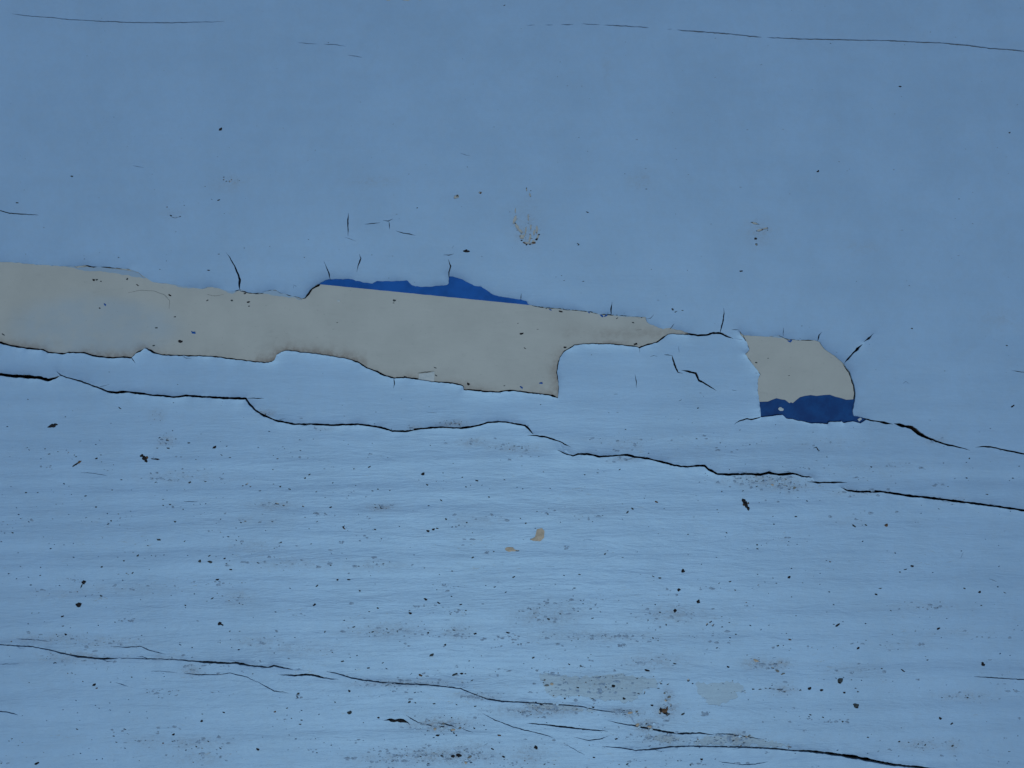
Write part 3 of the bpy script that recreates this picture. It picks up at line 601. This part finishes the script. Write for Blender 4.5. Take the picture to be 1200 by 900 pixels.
for m_ in (M_FAINT,):
    b_ = m_.node_tree.nodes['Principled BSDF']; b_.inputs['Roughness'].default_value = .56; b_.inputs['Specular IOR Level'].default_value = .8; b_.inputs['Specular Tint'].default_value = (.5, .8, 1, 1)
proto = {k: [lump_mesh('dirt_speck', 1, r, .55, m, .4, seed=s * 3.1 + 1) for s, r in enumerate((.95, .8, .6, .7, .4))] for k, m in (('d', M_DIRT), ('g', M_GREY), ('r', M_RUST))}
SPECKS = """259,152,2,d 85,207,1.4,d 21,238,1.8,g 591,7,1.5,d 461,146,1.3,g 548,196,1.2,g 1054,102,1.5,d 958,201,1.7,d 1182,156,1.6,g 732,204,1.1,g 688,249,1.8,d
677,286,1.6,g 678,287,1.4,d 757,222,1.2,g 489,244,1.3,g 868,318,1.8,d 257,235,1.4,d 249,234,1.2,g 201,253,1.6,d 217,241,1,g 100,304,1.4,g 31,298,1.2,g 140,302,1.1,g 245,317,1.8,d
257,298,1.3,g 287,291,1.2,g 196,306,1.2,g 188,316,1.3,g 207,272,1.2,g 317,289,1.3,g 362,281,1.1,g 357,302,1.2,g 436,299,1.2,g 456,326,1.2,g 763,316,1.1,g 658,323,1.1,g 683,330,1.3,g
661,329,1.2,g 805,317,1,g 788,363,1.6,g 791,366,1.3,d 799,364,1.3,g 939,382,1.2,g 1003,330,1.3,g 1068,385,1.5,g 1179,405,1.5,g 1186,476,1.9,d 129,436,1.2,g 141,478,2.1,d 34,468,1.3,g
35,527,1.6,g 58,532,2,g 90,535,1.8,g 114,537,1.8,d 120,541,1.3,g 119,533,1.3,g 185,525,1.7,g 198,525,2,d 222,519,2,g 252,524,1.9,d 260,533,2,g 270,536,2,g 183,565,1.4,d 143,562,1.9,g
223,565,2.8,g 241,564,2.1,g 210,562,1.2,g 262,555,1.4,g 31,577,1.3,d 45,577,1.5,g 61,574,1.2,g 101,581,1.8,g 132,574,1.2,g 192,585,1.8,g 200,591,2.2,g 192,592,1.4,g 254,583,1.3,g 262,583,1.2,g
113,594,1.4,g 131,610,1.8,g 206,611,2.1,g 141,615,1.3,g 283,612,1.5,g 52,629,1.2,g 16,624,2,g 187,632,3,g 217,634,1.8,g 174,639,1.2,g 121,630,1.2,g 162,651,1.8,g 146,657,1.4,d 80,662,1.2,g
235,657,3,g 246,651,2.4,g 247,658,3.2,g 264,654,1.8,d 266,660,1.7,g 271,667,2.2,d 255,679,1.6,d 48,674,1.5,g 156,671,2.6,g 120,664,1.8,g 176,667,1.2,g 46,718,1.6,g 119,698,1.8,g
249,701,2.2,d 243,704,1.4,g 261,698,1.6,g 218,709,1.8,g 285,708,1.2,g 74,722,1.9,d 38,718,1.3,g 75,733,1.4,g 67,743,1.3,g 78,743,1.6,d 103,741,1.1,d 270,739,1.7,g 282,739,1.4,g 66,776,1.5,d
98,798,1.3,g 35,799,1.3,g 111,802,2,d 114,806,1.8,r 155,793,1.8,g 237,844,2,d 263,834,1.6,d 238,836,1.3,g 91,854,1.6,g 147,854,1.6,d 137,869,1.6,d 134,862,1.6,g 15,865,1.8,g 204,860,1.9,d
44,894,2.4,d 8,885,1.3,g 52,881,1.2,g 231,874,2,g 259,876,1.8,g 245,868,1.8,g 192,870,1.8,r 297,789,1.4,d 415,549,1.3,d 433,547,1.8,d 496,555,2.4,d 501,568,2.4,g 542,559,1.4,d 519,554,1.4,g
559,563,2.2,d 573,582,1.6,g 517,586,1.8,g 591,562,1.4,g 363,556,2,g 358,560,2,g 321,567,1.4,g 329,570,1.9,g 340,573,2.2,g 305,575,2,g 320,550,1.4,g 437,575,1.8,g 443,573,1.4,g 388,594,1.8,d
404,619,2.4,r 403,617,1.6,d 408,621,1.2,g 365,637,1.6,d 363,619,1.3,g 320,611,1.4,g 372,611,1.8,g 330,635,1.8,g 303,659,2.6,g 388,662,2,g 502,622,2.4,d 508,620,1.8,d 513,619,1.4,d 523,608,2,g
538,615,1.6,g 547,612,1.5,g 554,624,1.4,g 440,620,2,g 579,646,1.4,d 554,653,2.4,g 515,673,1.3,g 530,669,1.4,g 443,661,1.6,g 457,658,1.4,g 396,679,1.7,d 409,679,1.7,d 372,686,2.4,g 422,692,2.2,g
369,708,2.2,d 499,702,2.1,d 514,706,2.6,d 519,711,1.4,g 433,716,1.4,g 443,712,1.8,g 480,715,2.2,g 481,718,1.8,d 540,708,1.6,d 537,714,1.3,d 546,715,1.2,d 546,719,1.1,d 528,719,1.8,g 381,740,2.2,g
415,734,2.4,g 437,740,2.4,g 455,741,2,g 466,739,1.6,g 502,741,1.6,d 532,738,2,g 557,742,2.4,d 595,741,2.6,d 522,755,1.7,d 402,774,1.9,d 411,770,1.2,d 506,767,3,g 550,774,2,g 555,782,1.4,g
432,782,1.2,d 449,776,2,g 541,789,1.6,d 546,789,1.3,d 553,797,1.8,d 493,791,3,r 533,790,3.5,g 454,802,2.4,g 410,809,1.7,d 350,812,2.2,g 349,816,1.8,g 393,822,1.6,g 411,834,2.6,d 444,840,1.5,d
426,846,1.2,d 323,833,2.2,r 337,829,1.6,g 354,843,1.5,d 352,848,1.3,d 342,841,1.1,d 509,824,2.4,g 535,825,2.2,g 480,822,2.4,g 487,823,1.8,g 557,827,2,g 556,853,1.6,d 577,877,1.9,d 585,861,2.4,r
462,832,1.2,g 303,877,2,d 372,881,1.6,g 590,886,1.8,d 513,861,2,d 501,856,1.2,d 518,885,1.6,d 502,894,1.8,d 465,884,1.4,g 700,554,1.2,d 685,556,1.2,g 726,550,1.6,g 769,588,2.4,r 778,596,1.5,g
741,596,2,g 735,600,2,g 729,608,1.2,g 706,604,1.4,g 697,604,1.2,g 643,596,1.2,g 642,602,1.4,d 629,599,1.1,g 610,607,1.2,d 616,613,1.4,d 678,608,1.2,g 613,632,1.1,g 662,643,1.2,g 709,649,1.3,d 
729,653,1.4,g 712,645,1.2,g 760,617,1,g 806,626,1.2,g 840,597,1.3,g 886,570,1.8,d 870,575,1.5,g 816,514,1.4,d 733,503,1.2,d 602,676,2,g 679,673,2,g 765,675,2.2,g 773,677,2.4,g 766,680,1.2,g
800,669,2.1,x 887,638,1.4,d 887,643,1.4,d 851,624,1.8,g 855,681,2.4,g 842,683,1.8,g 861,691,1.6,g 888,685,2,r 626,718,1.4,g 656,719,1.4,d 632,712,1.2,g 683,707,1.2,g 643,725,2.4,g 694,724,2,g
759,726,1.4,g 773,717,1.6,g 780,731,1.4,g 780,732,1.2,g 854,729,1.4,g 862,743,1.3,d 845,722,1.4,g 765,747,1.6,g 771,750,1.3,g 753,747,1.3,g 752,744,1.1,g 828,760,1.4,g 875,767,1.3,g 853,781,2.2,d
758,785,2.6,d 790,777,2,d 667,778,1.5,d 681,780,1.4,d 689,770,1.2,d 692,766,1.2,g 625,770,2.4,g 719,803,2,d 731,818,1.5,d 662,818,1.5,d 677,805,1.8,d 693,797,1.2,g 771,806,1.4,d 782,801,1.6,d
775,797,1.2,g 882,807,1.4,d 890,807,1.3,d 897,806,1.4,d 764,826,2,d 757,843,1.3,d 695,828,1.6,d 634,824,1.6,d 701,837,1.3,d 628,874,2.6,d 722,865,2,d 638,895,1.5,d 696,887,1.5,d 822,889,1.8,d
831,834,1.3,g 800,836,2.4,g 809,896,1.8,g 735,895,2,g 1000,616,2.6,g 1014,615,1.8,g 1038,615,3.4,r 932,605,2.4,g 1099,596,1.5,g 1155,579,1.3,d 1132,560,1.5,d 1135,537,1.6,g 1193,546,1.4,g
1110,570,1.2,g 1020,547,1.5,g 905,605,1.3,g 924,676,2,d 905,677,1.3,g 909,683,1.3,g 972,658,1.5,r 1068,663,1.7,d 1060,667,2,d 1054,670,1.6,g 1026,696,2.1,d 1031,689,1.2,d 1147,693,2.2,d
1176,694,2.4,g 1129,689,2,g 1043,715,1.5,d 1149,709,1.8,g 1101,705,1.2,g 981,732,2.4,d 976,731,1,d 1072,739,1.5,g 1099,736,2.3,d 1005,759,1.8,d 1014,750,1.4,g 911,756,2.4,g 925,749,2.2,r
1086,773,1.7,d 1084,769,1.3,g 1057,785,2.6,d 1033,783,1.1,d 924,762,1.1,g 902,806,1.3,d 937,808,1.6,d 948,806,2,d 962,808,1.6,d 989,811,1.5,d 1002,806,1.2,d 1005,810,1.3,d 949,837,2,d
964,840,2.2,g 987,845,2,g 1016,863,1.9,g 1055,852,1.1,g 1101,841,2,d 1114,847,2,d 1053,868,2,g 1064,869,1.5,g 1103,817,1.4,g 1133,817,1.6,g 1115,873,2,g 1119,875,1.5,g 1182,880,1.4,g
1075,871,1.5,g 1083,872,1.5,g 907,840,1.1,g 932,721,1.1,d 927,699,1.2,d 900,695,1.1,d 1045,743,1.1,g 60,408,1.1,d""".split()
CREAM_SPECKS = """110,328,1.5,d 118,329.5,1.4,d 113,328,1.2,d 149,327,1.6,g 161,334,1.8,d 199,346,1.9,d 123,357,1.8,b 117,361,1.2,b 4,392,2,g 183,384,1.3,d 205,371,1.4,g 227,390,2.4,b 225,389,1.6,b
211,400,2,d 180,405,1.6,g 243,352,2,g 272,352,1.4,d 291,354,1.8,d 287,344,1.5,d 292,359,1.4,g 462,352,1.8,g 461,355,1.2,g 395,378,1.5,g 475,442,2.4,d 510,431,1.8,g 511,440,1.7,g 549,450,2,d
591,452,1.5,g 529,449,1.8,d 611,391,1.6,d 615,408,1.5,d 657,365,2,d 645,363,1.5,b 671,361,1.5,b 705,370,2.4,b 710,370,2,b 723,373,2,g 742,378,1.8,g 745,403,2.6,d 662,407,1.6,d 634,449,2,b
611,454,1.8,b 607,379,1.1,g 630,386,1,g 667,409,1.3,d 752,372,1.6,g 690,366,1.6,b 640,361,1.4,b 925,400,2.2,b 927,399,1.6,b 900,420,1,g 925,440,1,g 886,425,1.3,d 876,411,1.4,d 355,349,1.6,d 348,346,1.4,b""".split()
mb = [lump_mesh('dirt_speck', 1, .6, .5, M_BLUE, .4, seed=77)]
shown = 0; smallest = []
parsed = []
for src, cream in ((SPECKS, False), (CREAM_SPECKS, True)):
    for s in src:
        x, y, r, k = s.split(','); parsed.append((float(x), float(y), float(r), k, cream))
parsed.sort(key=lambda q: -q[2])
PKD = PT; 
from bisect import bisect
trees = kdtree.KDTree(len(PT))
for i in range(len(PT)): trees.insert((PT[i, 0], PT[i, 1], 0), i)
trees.balance()
def surf(x, y, cream=False):
    if cream: return relief(x, y) + .15
    return ZT[trees.find((x, y, 0))[1]]
small = []
for n, (x, y, r, k, cream) in enumerate(parsed):
    if k == 'x': continue
    if k == 'g': r *= .75
    if k == 'r': r *= .75
    if k == 'd' and r < 1.45: k = 'g'
    if n >= 290: small.append((x, y, r, k, cream)); continue
    me = mb[0] if k == 'b' else random.choice(proto[k])
    o = part('dirt_speck', me)
    o.location = W(x, y, surf(x, y, cream)); o.scale = (r * random.uniform(.95, 1.3), r * random.uniform(.7, 1), r * .55)
    o.rotation_euler = (0, 0, random.uniform(-.7, .7))
# the finest grit: real grains, joined
gv, gf, gm = [], [], []
HB = [(p, (min(q[0] for q in p) - 1, max(q[0] for q in p) + 1, min(q[1] for q in p) - 1, max(q[1] for q in p) + 1)) for p in holes_top[:2] + deep]
def add_grain(x, y, r, cream, mi, n=5, hgt=.4):
    if not cream:
        q = (np.array([x]), np.array([y]))
        for p, bb in HB:
            if bb[0] < x < bb[1] and bb[2] < y < bb[3] and inpoly(q[0], q[1], p)[0]: return
    z = surf(x, y, cream); b = len(gv); a0 = random.random() * 6; el = random.uniform(1, 1.9)
    for i in range(n):
        t = a0 + 2 * math.pi * i / n; k = r * random.uniform(.35, 1.35)
        gv.append(W(x + k * el * math.cos(t), y + k * math.sin(t) * .8, z - .1))
    gv.append(W(x, y, z + r * hgt))
    for i in range(n): gf.append((b + (i + 1) % n, b + i, b + n)); gm.append(mi)
for x, y, r, k, cream in small: add_grain(x, y, r, cream, 1 if k == 'g' else 0)
cnt = 0
while cnt < 520:
    x = random.uniform(-40, 1240); y = random.uniform(0, 930)
    if y < 480 and random.random() < .92: continue
    bnd = n1(x * .007, y * .05, 3.3) + .6 * n1(x * .03, y * .11, 9.1)
    if y > 480 and bnd < random.uniform(-.15, .6): continue
    add_grain(x, y, random.choice([.3, .35, .4, .5, .6, .75]), False, random.choice([0, 1, 1, 3])); cnt += 1
for _ in range(420):
    add_grain(random.uniform(-20, 1220), random.uniform(120, 500) if random.random() < .8 else random.uniform(0, 120), random.choice([.4, .6, .8, 1.0, 1.4]), False, 3, 7, .1)
for q in worn_polys[:3]:
    for x, y in q[::3]:
        if random.random() < .45: add_grain(x + random.gauss(0, 1), y + random.gauss(0, .8), random.choice([.5, .7, .9, 1.2]), False, random.choice([1, 2, 3, 3]), 6, .2)
for x, y, r_, k_ in [(609,277,1.2,2),(611,282,1.5,0),(614,285,1.6,2),(617,287,1.4,0),(621,287,1.5,0),(625,285,1.6,2),(629,281,1.3,0),(632,275,1.1,0),(633,270,.9,2),(606,270,1,2),(604,262,1,0),(606,257,.8,2),(619,262,.9,2),(620,254,.7,2),(621,275,1,2),(616,279,1,4),(623,280,1.2,4),(611,274,1.2,4),(628,273,1,4),
                    (886,271,1,0),(885,280,1.3,0),(885,286,1,1),(880,261,1,1),(893,269,1.1,2),(899,270,1,1),(266,213,1,1),(272,211,1,2),(281,212,.9,1),(241,219,1,1),(263,208,1,1),(201,253,1.2,0),(212,254,1,1),(197,243,1.2,2),(563,227,1.6,2),(536,230,1.4,0),(792,365,1.4,1),(788,362,1.2,0),(800,364,1.2,1),(622,224,1,1),(617,221,.8,1)]:
    add_grain(x, y, r_, False, k_, 7, .25)
centres = [(x, y, rx, ry, g_) for x, y, rx, ry, g_ in GRIME if g_ > .15 and y > 470]
while len(centres) < 330:
    y = 515 + 400 * random.random() ** .85; x = random.gauss(480, 330)
    if not -30 < x < 1230: continue
    if n1(x * .004, y * .055, 3.3) + .3 * n1(x * .02, y * .1, 9) < random.uniform(-.1, .25): continue
    centres.append((x, y, random.uniform(5, 26), random.uniform(1.2, 3.6), random.uniform(.12, .5)))
for x, y, rx, ry, g_ in centres:
    for _ in range(int(2 + rx * ry ** .5 * g_ * (1.3 if g_ >= .7 else .75))):
        px, py = x + random.gauss(0, rx * .55), y + random.gauss(0, ry * .55)
        if random.random() < (.82 if g_ < .7 else .6): add_grain(px, py, random.choice([.5, .6, .7, .9, 1.2, 1.6, 2.4]), False, 3, 7, .10)
        else: add_grain(px, py, random.choice([.35, .45, .55, .7, .9]), False, random.choice([0, 1, 1, 2, 4]))
me = bpy.data.meshes.new('fine_grit'); me.from_pydata(gv, [], gf)
for m_ in (M_DIRT, M_GREY, M_RUST, M_FAINT, M_BEIGE): me.materials.append(m_)
me.polygons.foreach_set('material_index', gm); me.update()
part('fine_grit', me, 'fine dark grit sprinkled over the brushed paint', 'stuff')

# pale flakes of top coat left lying in the openings (parts stuck to the cream coat)
def flake(poly, zbase, thick, mat, label=None, tilt=0.0, parent=None):
    cxm = sum(p[0] for p in poly) / len(poly); cym = sum(p[1] for p in poly) / len(poly)
    n = len(poly)
    v = [((p[0] - cxm) * S, -(p[1] - cym) * S, (thick + tilt * (p[1] - cym) + .15 * n1(p[0], p[1], 3)) * S) for p in poly]
    v += [((p[0] - cxm) * S, -(p[1] - cym) * S, -.1 * S) for p in poly]
    v.append((0, 0, (thick + .1) * S))
    f = [(i, (i + 1) % n, 2 * n) for i in range(n)] + [((i + 1) % n, i, n + i, n + (i + 1) % n) for i in range(n)]
    # orient
    area = sum(poly[i][0] * poly[(i + 1) % n][1] - poly[(i + 1) % n][0] * poly[i][1] for i in range(n))
    if area > 0: f = [q[::-1] for q in f]
    me = bpy.data.meshes.new('paint_flake'); me.from_pydata(v, [], f); me.materials.append(mat); me.update()
    o = part('paint_flake', me, label); o.location = W(cxm, cym, zbase); return o
flake(rough_outline([(490,446.5),(491,438),(500,437),(509,435.5),(509,447)], amp=.4), relief(500, 441) + .1, .35, M_FLAKE, 'pale squarish flake left on the cream at the lower edge')
flake(blob(915, 479.5, 3.0, 2.2, .2), relief(915, 480) + .35, .5, M_FLAKE, 'white crumb of paint on the dark blue patch')
flake(blob(1007, 491.5, 2.6, 1.7, -.4), relief(1007, 491) + .35, .6, M_FLAKE)
flake(blob(397, 352.6, 1.6, 1.1, .1), relief(397, 352) + .1, .3, M_FLAKE)
flake(blob(598, 643.5, 6.2, 2.4, .15), top_z(598, 643) - .2, .6, M_TAN, 'loose curled flake in the small chip below the middle')
flake([(621,632),(627,629),(629,620),(635,618.5),(638,622),(637.5,630),(633,634),(625,633.5)], top_z(630, 627) - .25, .45, M_TAN, 'small tan scrap of primer stuck on the brushed paint')
flake(blob(689, 633, 5, 1.5, .05), top_z(689, 633) - .1, .45, M_TOP, 'little oval blister in the paint')

random.seed(21)
for x, y, sx, sy, n in ((757, 850, 7, 3, 6), (735, 834, 10, 2, 5), (861, 863, 8, 3, 5), (520, 850, 22, 3, 7), (640, 824, 22, 2.5, 6), (545, 884, 16, 4, 6), (780, 812, 5, 9, 6), (640, 800, 7, 6, 4), (908, 779, 8, 4, 5), (925, 568, 18, 3, 6), (545, 497, 12, 2, 3)):
    for _ in range(n):
        px, py = x + random.gauss(0, sx), y + random.gauss(0, sy)
        flake(blob(px, py, random.uniform(1.2, 3), random.uniform(.7, 1.5), random.uniform(-.6, .6), 8, .4), top_z(px, py) - .1, random.uniform(.3, .7), random.choice([M_TAN, M_WORN, M_TOP, M_BEIGE]))

# ------------------------------------------------------------------ crumbs lying on the paint, each a thing
def crumb(name, label, cat, x, y, lumps, group=None, flat=False):
    """lumps: list of (dx, dy, rx, ry, rz, angle, material, part name)"""
    z = surf(x, y)
    root = link(bpy.data.objects.new(name, None)) if len(lumps) > 1 else None
    for i, (dx, dy, rx, ry, rz, an, mat, pn) in enumerate(lumps):
        me = lump_mesh(pn if root else name, rx, ry, rz, mat, .5, seg=12, rings=6, seed=x * .37 + i * 5)
        o = link(bpy.data.objects.new(pn if root else name, me), root)
        o.rotation_euler = (0, 0, -an)
        if root: o.location = (dx * S, -dy * S, (0 if i == 0 else .15) * S)
        else: root_ = o; o.location = W(x, y, z)
    if root: root.location = W(x, y, z)
    r = root or o
    r['label'] = label; r['category'] = cat
    if group: r['group'] = group
    return r
D, R_, G_ = M_DIRT, M_RUST, M_GREY
crumb('dirt_crumb', 'black and rust flecked crumb below the right end of the long crack', 'crumb', 873.5, 591, [(0,0,4.6,2.6,1.8,1.05,D,'clod'),(-2.5,-5,2.2,1.8,1.4,.4,D,'clod'),(2.6,4.5,2.6,2,1.4,.9,D,'clod'),(-2.6,.5,1.6,1,1,.9,R_,'rusty_fleck'),(3,-1.5,1.3,.9,1,.9,R_,'rusty_fleck')])
crumb('dirt_crumb', 'black lumpy crumb with a brown side beneath the left long crack', 'crumb', 170, 537, [(0,0,3.6,3,1.8,.5,D,'clod'),(-3,-3,1.7,1.6,1.2,0,D,'clod'),(2.2,3.2,2,1.8,1.2,.4,D,'clod'),(3,-1,1.6,1.5,1,0,R_,'rusty_fleck')])
crumb('splinter', 'thin dark splinter just right of the lumpy black crumb', 'splinter', 183.5, 538, [(0,0,4.8,.9,.9,.12,D,'shaft')])
crumb('dirt_flake', 'flat black flake with a pointed left end under the left crack', 'flake', 62.5, 499, [(0,0,4.2,2.2,1.2,-.25,D,'body'),(-4,1.2,2.4,.9,.8,-.1,D,'tip'),(3.5,-1.6,2,1.2,1,0,D,'tip')])
crumb('splinter', 'slanting dark splinter with a brown end in the left brushed paint', 'splinter', 90, 544, [(0,0,5.6,1,1,-.6,D,'shaft'),(3.6,-2.6,2.4,1.4,.9,-.5,R_,'bark')])
crumb('seed', 'oval blackish seed lying in the lower left paint', 'seed', 93, 708.5, [(0,0,4,2.6,1.8,0,D,'husk')])
crumb('dirt_crumb', 'dark crumb with a short stalk just above the oval seed', 'crumb', 98.5, 682, [(0,0,3,2.1,1.5,-.2,D,'clod'),(-2.4,4.4,2.8,.6,.6,-1.1,D,'stalk')])
crumb('dirt_crumb', 'small split black crumb level with the oval seed further right', 'crumb', 258, 730, [(0,0,2.4,2.2,1.5,0,D,'clod'),(3,1.5,1.8,.8,.9,.5,D,'clod')])
crumb('seed', 'dark oval seed in a pale brown stain above the blue stripe', 'seed', 547, 294.5, [(0,0,4,1.7,1.2,.08,D,'husk')])
crumb('grit_bead', 'grey green oval bead in the lower right paint, upper of two', 'bead', 983.5, 797, [(0,0,3.6,2.9,1.6,.3,G_,'grain'),(-.8,1.8,2.4,1.2,1.2,.2,D,'crust')], 'two grey beads in the lower right')
crumb('grit_bead', 'grey green oval bead in the lower right paint, lower of two', 'bead', 1002.5, 826.5, [(0,0,3.7,3,1.6,.4,G_,'grain'),(.6,1.8,2.6,1.2,1.2,.3,D,'crust')], 'two grey beads in the lower right')
crumb('grit_bead', 'lone black bead above the short right hand crack', 'bead', 1151, 778, [(0,0,2.6,2.2,1.5,.4,D,'grain')])
gp = 'four round black beads below the middle'
crumb('grit_bead', 'topmost of four round black beads below the long crack', 'bead', 800, 669, [(0,0,2.3,2.1,1.5,0,D,'grain')], gp)
crumb('grit_bead', 'second from the top of four round black beads', 'bead', 795, 690.5, [(0,0,2.1,1.9,1.4,0,D,'grain')], gp)
crumb('grit_bead', 'outlying bead to the right among four round black beads', 'bead', 818, 704.5, [(0,0,2.4,2.1,1.4,.3,D,'grain')], gp)
crumb('grit_bead', 'bottommost of four round black beads below the long crack', 'bead', 790.5, 715, [(0,0,2.3,2,1.4,0,D,'grain')], gp)
crumb('grit_bead', 'round black bead resting on the wide worn grey patch', 'bead', 718.5, 803, [(0,0,2.2,2,1.4,0,D,'grain')])
crumb('grit_bead', 'pale rimmed dark bead left of the elongated black scale', 'bead', 410.5, 834, [(0,0,2.9,2.7,1.5,0,G_,'grain'),(0,.6,1.8,1.4,1.6,0,D,'crust')])
crumb('dirt_flake', 'elongated purplish black scale under the speckled bottom crack', 'scale', 465, 844, [(-4.5,0,5.4,2,1.2,.1,D,'body'),(5,.2,6,1.8,1.1,.25,D,'body')])
crumb('dirt_crumb', 'rusty brown crumbling clump right of the wide worn patch', 'crumb', 777.5, 832, [(0,0,4.2,2.6,1.4,.4,R_,'clod'),(-3.6,-.5,1.6,2.4,1.3,0,D,'clod'),(2.6,3,3.4,1.2,1.3,0,D,'clod'),(3.8,-2,1.3,2.2,1.1,.2,R_,'clod')])
crumb('grit_bead', 'black bead low on the fine diagonal crack near the bottom', 'bead', 628, 875, [(0,0,2.7,2.5,1.5,0,D,'grain')])
crumb('dirt_crumb', 'black crumb among the brown grime along the bottom edge', 'crumb', 538, 884.5, [(0,0,3.2,2.2,1.4,.2,D,'clod'),(-7,1,2.4,2,1.3,0,D,'clod')])
